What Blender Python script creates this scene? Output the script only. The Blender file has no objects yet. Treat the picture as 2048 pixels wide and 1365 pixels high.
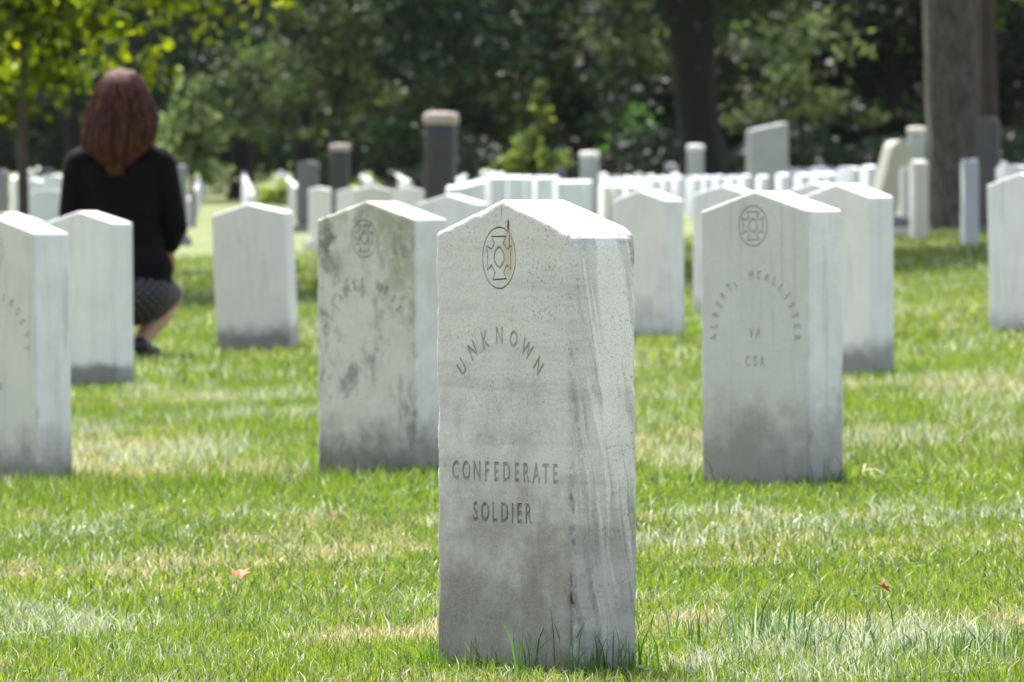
import bpy, bmesh, math, random
import numpy as np
from mathutils import Vector, Matrix
R = math.radians
C = bpy.context.scene.collection
F = 16000.0            # focal length in pixels of a 2048 wide picture
HC = 0.62              # camera height
YH = 380.0             # horizon row

# ---------------------------------------------------------------- camera
cam = bpy.data.cameras.new('camera'); camo = bpy.data.objects.new('camera', cam); C.objects.link(camo)
camo.location = (0, 0, HC); camo.rotation_euler = (R(90) - math.atan((682.5 - YH) / F), 0, 0)
cam.sensor_width = 36; cam.lens = F / 2048 * 36; cam.clip_start = 0.5; cam.clip_end = 3000
cam.dof.use_dof = True; cam.dof.focus_distance = 10.42; cam.dof.aperture_fstop = 25.0
bpy.context.scene.camera = camo
# ---------------------------------------------------------------- light
SUN_EL, SUN_AZ = R(64), R(-24)       # azimuth from +Y, negative = to the left
w = bpy.data.worlds.new('World'); bpy.context.scene.world = w; w.use_nodes = True
nt = w.node_tree; sky = nt.nodes.new('ShaderNodeTexSky'); sky.sky_type = 'NISHITA'; sky.sun_disc = False
sky.sun_elevation = SUN_EL; sky.sun_rotation = SUN_AZ; sky.air_density = 1.2; sky.dust_density = 3.0
bg = nt.nodes['Background']; bg.inputs['Strength'].default_value = 0.13
hs = nt.nodes.new('ShaderNodeHueSaturation'); hs.inputs['Saturation'].default_value = .62; nt.links.new(sky.outputs[0], hs.inputs['Color'])
tn = nt.nodes.new('ShaderNodeMix'); tn.data_type = 'RGBA'; tn.blend_type = 'MULTIPLY'; tn.inputs[0].default_value = 1; tn.inputs[7].default_value = (1, .955, .985, 1); nt.links.new(hs.outputs[0], tn.inputs[6]); nt.links.new(tn.outputs[2], bg.inputs['Color'])
sl = bpy.data.lights.new('sun', 'SUN'); sl.energy = 5.0; sl.angle = R(0.5); sl.color = (1, .96, .89)
so = bpy.data.objects.new('sun', sl); C.objects.link(so)
sd = Vector((math.sin(SUN_AZ) * math.cos(SUN_EL), math.cos(SUN_AZ) * math.cos(SUN_EL), math.sin(SUN_EL)))
so.rotation_euler = sd.to_track_quat('Z', 'Y').to_euler(); so.location = sd * 50
vs = bpy.context.scene.view_settings; vs.view_transform = 'Standard'; vs.look = 'None'; vs.gamma = 1; vs.exposure = 1.27

rng = np.random.default_rng(7); random.seed(7)

# ---------------------------------------------------------------- numpy noise / ground shape
_T = rng.random((256, 256))
def vn(x, y, s=1.0, o=0.0):
    x = np.asarray(x, float) / s + o; y = np.asarray(y, float) / s + o * 1.7
    xi = np.floor(x).astype(int); yi = np.floor(y).astype(int); fx = x - xi; fy = y - yi
    fx = fx * fx * (3 - 2 * fx); fy = fy * fy * (3 - 2 * fy)
    g = lambda a, b: _T[a & 255, b & 255]
    return (g(xi, yi) * (1 - fx) + g(xi + 1, yi) * fx) * (1 - fy) + (g(xi, yi + 1) * (1 - fx) + g(xi + 1, yi + 1) * fx) * fy
def sst(v, a, b):
    t = np.clip((np.asarray(v, float) - a) / (b - a), 0, 1); return t * t * (3 - 2 * t)
def gz(x, y):
    x = np.asarray(x, float); y = np.asarray(y, float)
    b = np.interp(y, [0, 35, 50, 66, 100, 160, 200, 300, 500, 1500], [0, 0, .015, .04, .13, .29, .5, 1.2, 2.6, 8])
    xx = 6 * np.tanh(x / 6); c = np.where(x < 0, .043 * xx, .06 * (np.sqrt(xx * xx + .64) - .8))
    return b + c - .012 - .013 * sst(y, 12, 15.5) + .03 * sst(x, 1.5, 4) * sst(y, 38, 60)
def S(D): return F / D
def PX(px, D): return (px - 1024) / F * D

# ---------------------------------------------------------------- object helpers
def tag(o, label=None, cat=None, group=None, kind=None):
    if label: o['label'] = label
    if cat: o['category'] = cat
    if group: o['group'] = group
    if kind: o['kind'] = kind
    return o
def link(name, me, mat=None, parent=None):
    o = bpy.data.objects.new(name, me); C.objects.link(o)
    if mat: me.materials.clear(); me.materials.append(mat)
    if parent: o.parent = parent
    return o
def empty(name, loc, rot=(0, 0, 0)):
    o = bpy.data.objects.new(name, None); C.objects.link(o); o.location = loc; o.rotation_euler = rot; o.empty_display_size = .1
    return o
def npmesh(name, V, loops, counts, col=None, smooth=False):
    me = bpy.data.meshes.new(name); V = np.ascontiguousarray(V, np.float32)
    me.vertices.add(len(V)); me.vertices.foreach_set('co', V.ravel())
    loops = np.ascontiguousarray(loops, np.int32).ravel(); counts = np.ascontiguousarray(counts, np.int32)
    me.loops.add(len(loops)); me.loops.foreach_set('vertex_index', loops)
    st = np.zeros(len(counts), np.int32); st[1:] = np.cumsum(counts)[:-1]
    me.polygons.add(len(counts)); me.polygons.foreach_set('loop_start', st); me.polygons.foreach_set('loop_total', counts)
    if smooth: me.polygons.foreach_set('use_smooth', np.ones(len(counts), bool))
    me.update(calc_edges=True)
    if col is not None:
        a = me.color_attributes.new('col', 'FLOAT_COLOR', 'POINT')
        c4 = np.ones((len(V), 4), np.float32); c4[:, :3] = col; a.data.foreach_set('color', c4.ravel())
    return me
class MB:                               # collects lofted rings and boxes into one mesh
    def __init__(s): s.v = []; s.f = []
    def loft(s, rings, cap=True):
        n = len(rings[0]); b = len(s.v)
        for r in rings: s.v += [tuple(p) for p in r]
        for i in range(len(rings) - 1):
            for j in range(n):
                k = (j + 1) % n; s.f.append((b + i*n + j, b + i*n + k, b + (i+1)*n + k, b + (i+1)*n + j))
        if cap: s.f.append(tuple(b + j for j in reversed(range(n)))); s.f.append(tuple(b + (len(rings)-1)*n + j for j in range(n)))
        return s
    def tube(s, pts, rad, n=10, cap=True):
        pts = [Vector(p) for p in pts]; rings = []; up = Vector((0, 1, 0.01))
        for i, p in enumerate(pts):
            d = (pts[min(i+1, len(pts)-1)] - pts[max(i-1, 0)]).normalized()
            a = d.cross(up)
            if a.length < .05: a = d.cross(Vector((1, 0, 0)))
            a.normalize(); c = a.cross(d); r = rad[i] if hasattr(rad, '__len__') else rad
            rings.append([p + (a * math.cos(t) + c * math.sin(t)) * r for t in [2*math.pi*j/n for j in range(n)]])
        return s.loft(rings, cap)
    def caps(s, a, b, ra, rb, n=16):     # tapered capsule
        a = Vector(a); b = Vector(b); d = (b - a); L = d.length; d.normalize(); pts = []; rr = []
        for k in range(6): t = math.pi/2 * (1 - k/5); pts.append(a - d * ra * math.sin(t)); rr.append(max(ra * math.cos(t), .0008))
        for k in range(6): t = math.pi/2 * k/5; pts.append(b + d * rb * math.sin(t)); rr.append(max(rb * math.cos(t), .0008))
        up = Vector((0, 1, 0)) if abs(d.y) < .9 else Vector((1, 0, 0)); u = d.cross(up).normalized(); v = u.cross(d)
        return s.loft([[p + (u * math.cos(2*math.pi*j/n) + v * math.sin(2*math.pi*j/n)) * r for j in range(n)] for p, r in zip(pts, rr)])
    def ell(s, c, r, n=20, m=12):
        c = Vector(c); rings = []
        for i in range(m + 1):
            t = -math.pi/2 + math.pi * i/m; cr = max(math.cos(t), .01)
            rings.append([(c.x + r[0]*cr*math.cos(2*math.pi*j/n), c.y + r[1]*cr*math.sin(2*math.pi*j/n), c.z + r[2]*math.sin(t)) for j in range(n)])
        return s.loft(rings)
    def box(s, x0, x1, y0, y1, z0, z1):
        b = len(s.v); s.v += [(x, y, z) for z in (z0, z1) for x, y in ((x0, y0), (x1, y0), (x1, y1), (x0, y1))]
        s.f += [(b+3, b+2, b+1, b), (b+4, b+5, b+6, b+7)] + [(b+i, b+(i+1)%4, b+4+(i+1)%4, b+4+i) for i in range(4)]
        return s
    def mesh(s, name, smooth=False):
        me = bpy.data.meshes.new(name); me.from_pydata(s.v, [], s.f); me.update()
        if smooth:
            for p in me.polygons: p.use_smooth = True
        return me
def evaluated(o):
    dg = bpy.context.evaluated_depsgraph_get(); dg.update()
    return bpy.data.meshes.new_from_object(o.evaluated_get(dg))
def remeshed(mb, name, voxel=.006, smooth=6):
    o = bpy.data.objects.new('tmp', mb.mesh('tmp')); C.objects.link(o)
    m = o.modifiers.new('r', 'REMESH'); m.mode = 'VOXEL'; m.voxel_size = voxel; m.use_smooth_shade = True
    s = o.modifiers.new('s', 'SMOOTH'); s.iterations = smooth; s.factor = .5
    me = evaluated(o); bpy.data.objects.remove(o); me.name = name
    for p in me.polygons: p.use_smooth = True
    return me

# ---------------------------------------------------------------- node helpers
class NT:
    def __init__(s, name):
        s.m = bpy.data.materials.new(name); s.m.use_nodes = True; s.t = s.m.node_tree; s.n = s.t.nodes
        s.p = s.n['Principled BSDF']; s.out = s.n['Material Output']
    def a(s, typ, **kw):
        nd = s.n.new(typ)
        for k, v in kw.items(): setattr(nd, k, v)
        return nd
    def L(s, a, b): s.t.links.new(a, b)
    def set(s, sock, v):
        if hasattr(v, 'is_output') or isinstance(v, bpy.types.NodeSocket): s.L(v, sock)
        elif isinstance(v, (tuple, list)) and sock.type == 'RGBA': sock.default_value = (*v[:3], 1)
        else: sock.default_value = v
    def math(s, op, a, b=0.0, clamp=False):
        nd = s.a('ShaderNodeMath', operation=op, use_clamp=clamp); s.set(nd.inputs[0], a); s.set(nd.inputs[1], b); return nd.outputs[0]
    def coord(s, scale=(1, 1, 1), rot=(0, 0, 0), loc=(0, 0, 0), kind='Object'):
        tc = s.a('ShaderNodeTexCoord'); mp = s.a('ShaderNodeMapping'); s.L(tc.outputs[kind], mp.inputs[0])
        mp.inputs['Scale'].default_value = scale; mp.inputs['Rotation'].default_value = rot; mp.inputs['Location'].default_value = loc
        return mp.outputs[0]
    def noise(s, vec, scale, detail=4, rough=.6, dist=0):
        nd = s.a('ShaderNodeTexNoise'); s.L(vec, nd.inputs['Vector']); nd.inputs['Scale'].default_value = scale
        nd.inputs['Detail'].default_value = detail; nd.inputs['Roughness'].default_value = rough; nd.inputs['Distortion'].default_value = dist
        return nd.outputs['Fac']
    def ramp(s, v, a, b, lo=0.0, hi=1.0):
        nd = s.a('ShaderNodeMapRange', interpolation_type='SMOOTHSTEP'); s.set(nd.inputs[0], v)
        for i, q in zip((1, 2, 3, 4), (a, b, lo, hi)): nd.inputs[i].default_value = q
        return nd.outputs[0]
    def mix(s, f, a, b):
        nd = s.a('ShaderNodeMix', data_type='RGBA'); s.set(nd.inputs[0], f); s.set(nd.inputs[6], a); s.set(nd.inputs[7], b); return nd.outputs[2]
    def bump(s, h, strength=.3, dist=.002):
        nd = s.a('ShaderNodeBump'); nd.inputs['Strength'].default_value = strength; nd.inputs['Distance'].default_value = dist
        s.L(h, nd.inputs['Height']); s.L(nd.outputs[0], s.p.inputs['Normal'])
def simple(name, col, rough=.7, n1=30, var=.25, bump=.2, bd=.002):
    k = NT(name); v = k.coord(); f = k.noise(v, n1, 5)
    c2 = tuple(c * (1 - var) for c in col); k.L(k.mix(f, c2, tuple(min(c * (1 + var), 1) for c in col)), k.p.inputs['Base Color'])
    k.p.inputs['Roughness'].default_value = rough; k.bump(k.noise(v, n1 * 4, 5), bump, bd); return k.m
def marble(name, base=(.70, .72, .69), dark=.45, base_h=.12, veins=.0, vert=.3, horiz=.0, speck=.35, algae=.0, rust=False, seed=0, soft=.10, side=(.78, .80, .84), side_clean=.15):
    k = NT(name); L = (seed * 3.1, seed * 1.7, seed * .9)
    v = k.coord(loc=L); tc = k.a('ShaderNodeTexCoord'); sx = k.a('ShaderNodeSeparateXYZ'); k.L(tc.outputs['Object'], sx.inputs[0])
    X, Y, Z = sx.outputs; G = k.a('ShaderNodeTexCoord'); sn = k.a('ShaderNodeSeparateXYZ'); k.L(G.outputs['Normal'], sn.inputs[0])
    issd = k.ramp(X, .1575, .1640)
    col = k.mix(issd, base, side)  # end face lighter and bluer than the front, sky light painted into its colour
    cl = k.noise(v, 5, 6, .65, .6); col = k.mix(k.ramp(cl, .35, .7, 0, .35), col, tuple(c * .72 for c in base))
    if horiz:
        h = k.noise(k.coord(scale=(2, 2, 26), loc=L, rot=(0, R(3), 0)), 2.2, 5, .65, .3); col = k.mix(k.ramp(h, .42, .75, 0, horiz), col, tuple(c * .55 for c in base))
    if vert:
        h = k.noise(k.coord(scale=(26, 26, 2.0), loc=L), 1.6, 6, .62, .5); col = k.mix(k.ramp(h, .5, .78, 0, vert), col, (.30, .31, .31))
    if veins:
        cx = k.a('ShaderNodeCombineXYZ'); yy = k.math('ADD', Y, k.math('MULTIPLY', Z, .17)); yy = k.math('ADD', yy, k.math('MULTIPLY', k.noise(v, 5, 3), .03))
        k.L(k.math('MULTIPLY', X, 4.0), cx.inputs[0]); k.L(k.math('MULTIPLY', yy, 58.0), cx.inputs[1]); k.L(k.math('MULTIPLY', Z, 3.2), cx.inputs[2])
        gate = issd; br = k.ramp(k.noise(v, 130, 3, .75), .3, .62, .25, 1)
        h = k.noise(cx.outputs[0], 1.0, 6, .62, .25); m = k.math('MULTIPLY', k.math('MULTIPLY', k.ramp(h, .49, .62, 0, veins), gate), br); col = k.mix(m, col, (.20, .20, .195))
        mp = k.a('ShaderNodeMapping'); k.L(cx.outputs[0], mp.inputs[0]); mp.inputs['Location'].default_value = (3, 7.3, 2)
        h = k.noise(mp.outputs[0], .7, 4, .5, .2); m = k.math('MULTIPLY', k.ramp(h, .52, .60, 0, .8), gate); col = k.mix(m, col, (.90, .90, .89))
    if algae:
        k_front = k.math('SUBTRACT', 1.0, k.math('MULTIPLY', issd, .85)); clean = col
        h = k.noise(v, 11, 8, .78, .5); edge = k.ramp(k.math('ADD', X, Z), .18, .75, -.12, .10)
        col = k.mix(k.ramp(k.math('ADD', h, edge), .40, .62, 0, algae), col, (.30, .32, .21))
        h = k.noise(k.coord(loc=(5, 2, 9), scale=(1, 1, .7)), 15, 8, .8, .6); col = k.mix(k.ramp(h, .485, .63, 0, .85), col, (.17, .185, .17))
        bl = k.ramp(k.math('ADD', k.math('MULTIPLY', k.math('ABSOLUTE', k.math('ADD', X, .135)), 9.0), k.math('MULTIPLY', k.math('ABSOLUTE', k.math('SUBTRACT', Z, .525)), 7.0)), .15, .75, .42, 0)
        col = k.mix(k.ramp(k.math('ADD', k.noise(k.coord(loc=(1, 8, 3)), 34, 6, .8), bl), .80, .92, 0, .85), col, (.07, .08, .065)); col = k.mix(k_front, clean, col)
    # soil and lichen stain climbing from the turf line
    st = k.noise(v, 9, 6, .7); st2 = k.math('MULTIPLY_ADD', st, soft * 3.6); k.n[-1].inputs[2].default_value = base_h - soft * 1.8
    d = k.math('SUBTRACT', st2, Z); m = k.ramp(d, -soft, soft, 0, dark); col = k.mix(k.math('MULTIPLY', m, k.math('SUBTRACT', 1.0, k.math('MULTIPLY', issd, side_clean))), col, (.120, .112, .104))
    if speck:
        hb_ = k.noise(k.coord(scale=(3, 3, 30), loc=L), 2.5, 5, .6, .3); zone = k.math('MULTIPLY', k.ramp(k.noise(v, 9, 4), .40, .62, .3, 1), k.ramp(hb_, .40, .62, .25, 1))
        sp = k.noise(v, 210, 4, .75); col = k.mix(k.math('MULTIPLY', k.ramp(sp, .52, .66, 0, speck), zone), col, (.17, .17, .155))
        sp = k.noise(v, 520, 2, .6); col = k.mix(k.ramp(sp, .45, .7, 0, .45), col, (.33, .32, .30))
        sp = k.noise(k.coord(loc=(4, 4, 4)), 330, 2, .6); col = k.mix(k.ramp(sp, .6, .75, 0, .22), col, (.80, .79, .76))
    if rust:
        # small iron spot with a rusty run below it and an orange fleck under the ridge
        def blob(cx, cz, rx, rz):
            a = k.math('DIVIDE', k.math('SUBTRACT', X, cx), rx); b = k.math('DIVIDE', k.math('SUBTRACT', Z, cz), rz)
            return k.math('ADD', k.math('MULTIPLY', a, a), k.math('MULTIPLY', b, b))
        front = k.ramp(k.math('MULTIPLY', sn.outputs[1], -1.0), .5, .8)
        for (cx, cz, rx, rz, c, s_) in ((.017, .540, .016, .042, (.45, .33, .22), .6), (.0165, .574, .0028, .009, (.03, .02, .015), 1), (.019, .556, .0015, .016, (.15, .08, .04), .9), (.0, .592, .0016, .012, (.18, .18, .17), .7), (.017, .597, .004, .0025, (.6, .25, .08), .8)):
            m = k.math('MULTIPLY', k.ramp(k.math('MULTIPLY_ADD', k.noise(v, 60, 3), .9, ), 0, 1), 0.0) if False else None
            f = k.ramp(blob(cx, cz, rx, rz), .35, 1.1, s_, 0); col = k.mix(k.math('MULTIPLY', f, front), col, c)
    k.L(col, k.p.inputs['Base Color']); k.p.inputs['Roughness'].default_value = .62
    hb = k.math('ADD', k.noise(v, 260, 4, .7), k.math('MULTIPLY', k.noise(v, 40, 4), 1.5)); k.bump(hb, .35, .0016)
    return k.m
def leafmat(name, trans=.45, gloss=.45, attr='col', spec=.5):
    k = NT(name); at = k.a('ShaderNodeAttribute', attribute_name=attr); col = at.outputs['Color']
    k.L(col, k.p.inputs['Base Color']); k.p.inputs['Roughness'].default_value = gloss; k.p.inputs['Specular IOR Level'].default_value = spec
    tr = k.a('ShaderNodeBsdfTranslucent'); h = k.a('ShaderNodeHueSaturation'); h.inputs['Value'].default_value = 1.5; h.inputs['Saturation'].default_value = 1.12; h.inputs['Hue'].default_value = .49
    k.L(col, h.inputs['Color']); k.L(h.outputs[0], tr.inputs[0]); mx = k.a('ShaderNodeMixShader'); mx.inputs[0].default_value = trans
    k.L(k.p.outputs[0], mx.inputs[1]); k.L(tr.outputs[0], mx.inputs[2]); k.L(mx.outputs[0], k.out.inputs[0]); return k.m

# ---------------------------------------------------------------- ground
xs = np.concatenate([-np.geomspace(900, 14, 18), np.linspace(-13, 13, 105), np.geomspace(14, 900, 18)])
ys = np.concatenate([np.linspace(-40, 8, 10), np.linspace(8.5, 80, 240), np.geomspace(81, 1500, 60)])
GX, GY = np.meshgrid(xs, ys); V = np.stack([GX, GY, gz(GX, GY) + (vn(GX, GY, .45) - .5) * .012 * (np.abs(GX) < 13)], -1).reshape(-1, 3)
nx, ny = len(xs), len(ys); i = (np.arange(ny - 1)[:, None] * nx + np.arange(nx - 1)[None]).ravel()
k = NT('lawn_soil'); v = k.coord()
c = k.mix(k.ramp(k.noise(v, 2.2, 6, .65), .38, .62), (.075, .125, .025), (.20, .19, .075))
c = k.mix(k.ramp(k.noise(v, 45, 4, .7), .4, .7, 0, .6), c, (.055, .06, .02))
sx = k.a('ShaderNodeSeparateXYZ'); k.L(v, sx.inputs[0])
far = k.ramp(sx.outputs[1], 45, 90); c = k.mix(far, c, k.mix(k.ramp(k.noise(v, .35, 5), .35, .65), (.085, .125, .03), (.15, .165, .06)))  # far turf darkened in its colour to stand for tree shade
k.L(c, k.p.inputs['Base Color']); k.p.inputs['Roughness'].default_value = .95; k.bump(k.noise(v, 60, 5), .6, .02)
g = link('ground', npmesh('ground', V, np.stack([i, i + 1, i + nx + 1, i + nx], -1), np.full(len(i), 4), smooth=True), k.m); tag(g, kind='structure')

# ---------------------------------------------------------------- grass
def grass_cols(x, y, n):
    p = vn(x * 1.1, y * .9, .55, 3) * .45 + vn(x * 1.6, y * .9, .2, 9) * .30 + vn(x, y, .05, 5) * .25          # dryness
    band = lambda c, w_: np.exp(-((y + (vn(x, y * 0, .2, 2) - .5) * .5 - c) / w_) ** 2)
    dry = p + .17 * band(11.15, .32) * sst(-x, -.75, .1) + .16 * band(10.25, .16) * sst(x, .2, .5) - .16 * band(16.8, .9) - .22 * band(10.25, .22) * sst(-x, .1, .4) + .13 * band(19.3, 1.0) + .05 * band(13.8, .9)
    pale = vn(x * 1.1, y * .9, .45, 21) * .5 + vn(x, y, .08, 23) * .5 + .20 * band(12.0, .3) * sst(-x, -.3, .1) + .2 * band(10.8, .3) * sst(x, .2, .5) + .10 * band(19.6, .7) - .2 * band(16.8, .9)
    r1, r2 = rng.random(n), rng.random(n)
    G = np.array([.080, .145, .022]); Lm = np.array([.19, .275, .035]); ST = np.array([.40, .36, .20]); PL = np.array([.36, .40, .30]); DK = np.array([.018, .045, .012])
    c = G + (Lm - G) * np.clip(r1 * .8 + vn(x, y, .8, 31) * .5 - .15, 0, 1)[:, None]
    c = np.where((r2 < .22)[:, None], DK + (G - DK) * r1[:, None], c)
    ps = np.clip((dry - .53) * 4.2 + .09, .05, .92); m = rng.random(n) < ps
    c = np.where(m[:, None], ST * (.55 + .75 * r2[:, None]), c)
    pp = np.clip((pale - .62) * 3.0 + .05, .04, .55); m2 = (rng.random(n) < pp); c = np.where(m2[:, None], PL * (.6 + .7 * r1[:, None]), c)
    tall = np.where(m & ~m2, .72, 1.0) * (1 + .9 * np.clip(pale - .62, 0, 1) / .3 * .6)
    return np.clip(c, 0, 1), tall
def grass(x, y, h, wd, lean=.5, seg=2, cols=None):
    n = len(x); z = gz(x, y); a = rng.random(n) * 2 * np.pi
    if cols is None: cols, t = grass_cols(x, y, n); h = h * t
    wx, wy = np.cos(a), np.sin(a); la = rng.random(n) * 2 * np.pi; ll = (rng.random(n) ** .8) * lean * h * 1.3
    dx, dy = np.cos(la) * ll, np.sin(la) * ll; b = np.stack([x, y, z], -1); W = np.stack([wx, wy, wx * 0], -1) * (wd / 2)[:, None]
    T = np.stack([dx, dy, h], -1)
    if seg == 2:
        mid = np.stack([dx * .35, dy * .35, h * .6], -1)
        V = np.stack([b - W, b + W, b + mid + W * .8, b + mid - W * .8, b + T], 1); V[:, :2, 2] -= .012
        o = (np.arange(n) * 5)[:, None]; q = o + np.array([0, 1, 2, 3]); t = o + np.array([3, 2, 4])
        loops = np.concatenate([q, t], 1).ravel(); counts = np.tile([4, 3], n); col = np.repeat(cols, 5, 0)
    else:
        V = np.stack([b - W, b + W, b + T], 1); loops = np.arange(n * 3); counts = np.full(n, 3); col = np.repeat(cols, 3, 0)
    return V.reshape(-1, 3), loops, counts, col
def join(parts):
    Vs, Ls, Cs, Ks = [], [], [], []; off = 0
    for V, l, c, k_ in parts: Vs.append(V); Ls.append(l + off); Cs.append(c); Ks.append(k_); off += len(V)
    return np.concatenate(Vs), np.concatenate(Ls), np.concatenate(Cs), np.concatenate(Ks)
def scatter(y0, y1, dens, mar):
    A = (y1 - y0) * (2 * (.064 * (y0 + y1) / 2 + mar)); n = int(A * dens)
    y = y0 + (y1 - y0) * rng.random(n); x = (rng.random(n) * 2 - 1) * (.064 * y + mar); return x, y
parts = []
x, y = scatter(9.3, 12.5, 20000, .5); parts.append(grass(x, y, .008 + .022 * rng.random(len(x)) ** 1.5, .0010 + .0014 * rng.random(len(x)), .95))
x, y = scatter(12.5, 17, 11000, .6); parts.append(grass(x, y, .009 + .024 * rng.random(len(x)) ** 1.5, .0016 + .0018 * rng.random(len(x)), .95))
x, y = scatter(17, 28, 3600, .8); parts.append(grass(x, y, .024 + .024 * rng.random(len(x)), .0035 + .002 * rng.random(len(x)), .8, 1))
x, y = scatter(28, 48, 900, 1); parts.append(grass(x, y, .030 + .03 * rng.random(len(x)), .008 + .004 * rng.random(len(x)), .8, 1))
x, y = scatter(48, 80, 260, 1.5); parts.append(grass(x, y, .04 + .03 * rng.random(len(x)), .016 + .008 * rng.random(len(x)), .8, 1))
def tufts(cx, cy, rx, ry, n, h0, h1, pal=None, wd=.0028, lean=.55):
    x = cx + rng.normal(0, rx, n); y = cy + rng.normal(0, ry, n); pal = pal or [(.09, .21, .03), (.16, .28, .05), (.26, .34, .20)]
    cs = np.array(pal)[rng.integers(0, len(pal), n)] * (.7 + .6 * rng.random((n, 1)))
    parts.append(grass(x, y, h0 + (h1 - h0) * rng.random(n), np.full(n, wd), lean, 2, cs))
STONES = []        # filled later, longer uncut grass is added round each foot
grass_parts = parts

# ---------------------------------------------------------------- headstones
def headstone_mesh(name, W=.33, T=.102, hs=.565, hp=.608, below=.09, bev=.006, step=.012, chip=0.0, seed=0, cornerR=0, inset=0.0, flat=False):
    bm = bmesh.new(); hw, ht = W / 2, T / 2
    if flat:      # gently curved top
        prof = [(-hw, -below), (hw, -below), (hw, hs)] + [(hw * math.cos(t), hs + (hp - hs) * math.sin(t)) for t in [math.pi * i / 8 for i in range(1, 8)]] + [(-hw, hs)]
    else: prof = [(-hw, -below), (hw, -below), (hw, hs), (0, hp), (-hw, hs)]
    fr = [bm.verts.new((x, -ht, z)) for x, z in prof]; bk = [bm.verts.new((x, ht, z)) for x, z in prof]; n = len(prof)
    bm.faces.new(fr); bm.faces.new(list(reversed(bk)))
    for i in range(n): bm.faces.new((fr[(i+1) % n], fr[i], bk[i], bk[(i+1) % n]))
    bmesh.ops.recalc_face_normals(bm, faces=bm.faces)
    bmesh.ops.bevel(bm, geom=[e for e in bm.edges if not all(v.co.z < -below + .001 for v in e.verts)], offset=bev, segments=3, affect='EDGES', profile=.5)
    if step:
        for ax, lo, hi in ((0, -hw, hw), (1, -ht, ht), (2, 0, hp)):
            m = int((hi - lo) / step)
            for i in range(1, m):
                co = [0, 0, 0]; no = [0, 0, 0]; co[ax] = lo + (hi - lo) * i / m; no[ax] = 1
                bmesh.ops.bisect_plane(bm, geom=bm.verts[:] + bm.edges[:] + bm.faces[:], plane_co=co, plane_no=no)
        bmesh.ops.remove_doubles(bm, verts=bm.verts, dist=.0004)
        from mathutils import noise
        for v in bm.verts:
            co = v.co; ex = hw - abs(co.x); ey = ht - abs(co.y); top = hs + (hp - hs) * (1 - abs(co.x) / hw) - co.z
            near = max(0, 1 - math.hypot(max(ex, 0), max(ey, 0)) / .012)               # vertical arrises
            near = max(near, max(0, 1 - math.hypot(max(min(ex, ey), 0), max(top, 0)) / .012) * .6)
            nn = noise.noise(Vector((co.x * 31 + seed, co.y * 31, co.z * 23 + seed))) * .5 + .5; n2 = noise.noise(Vector((co.x * 120, co.y * 120 + seed, co.z * 95))) * .5 + .5
            n3 = noise.noise(Vector((co.x * 210, co.y * 210, co.z * 190 + seed))) * .5 + .5; fb = nn * .45 + n2 * .3 + n3 * .25; near = near ** 2
            low = 1.0 if co.z < .27 and co.x > 0 and co.y < 0 else .35
            d = chip * near * (low * max(0, fb - .46) * .085) + near * .0005 * n2
            if cornerR and co.x > 0 and top < .03 and ex < .03: d += 0
            if chip > .9 and co.x > 0:      # worn round upper right shoulder of the nearest stone
                q = max(0, 1 - math.hypot(ex, max(top, 0)) / .026); v.co.z -= q * q * .006; v.co.x -= q * q * .004
            if chip > .9 and co.z > hs - .03: v.co.z -= max(0, fb - .5) * .012 * (1 if ey < .002 else .35)
            wav = noise.noise(Vector((co.x * 6 + seed, co.y * 6, co.z * 6))) * .0007
            dr = Vector((-math.copysign(1, co.x), -math.copysign(1, co.y) * .8, 0)).normalized()
            inside = abs(co.y) > ht - .0002
            v.co += dr * d
            if not inside: v.co += Vector((math.copysign(wav, co.x) if abs(co.x) > hw - .002 else 0, 0, 0))
    me = bpy.data.meshes.new(name); bm.to_mesh(me); bm.free()
    for p in me.polygons: p.use_smooth = True
    me.set_sharp_from_angle(angle=R(35)); return me

def glyph(ch, ext):
    cu = bpy.data.curves.new('t', 'FONT'); cu.body = ch; cu.extrude = 0; cu.bevel_depth = .040 if ext else 0; cu.bevel_resolution = 0; cu.align_x = 'CENTER'; cu.size = 1; cu.resolution_u = 3; cu.offset = -.006
    o = bpy.data.objects.new('t', cu); C.objects.link(o); me = evaluated(o); bpy.data.objects.remove(o)
    bm = bmesh.new(); bm.from_mesh(me); bpy.data.meshes.remove(me)
    bmesh.ops.remove_doubles(bm, verts=bm.verts, dist=.0005); return bm
def put(dst, src, M):
    mp = [dst.verts.new(M @ v.co) for v in src.verts]
    for f in src.faces:
        try: dst.faces.new([mp[v.index] for v in f.verts])
        except ValueError: pass
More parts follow.
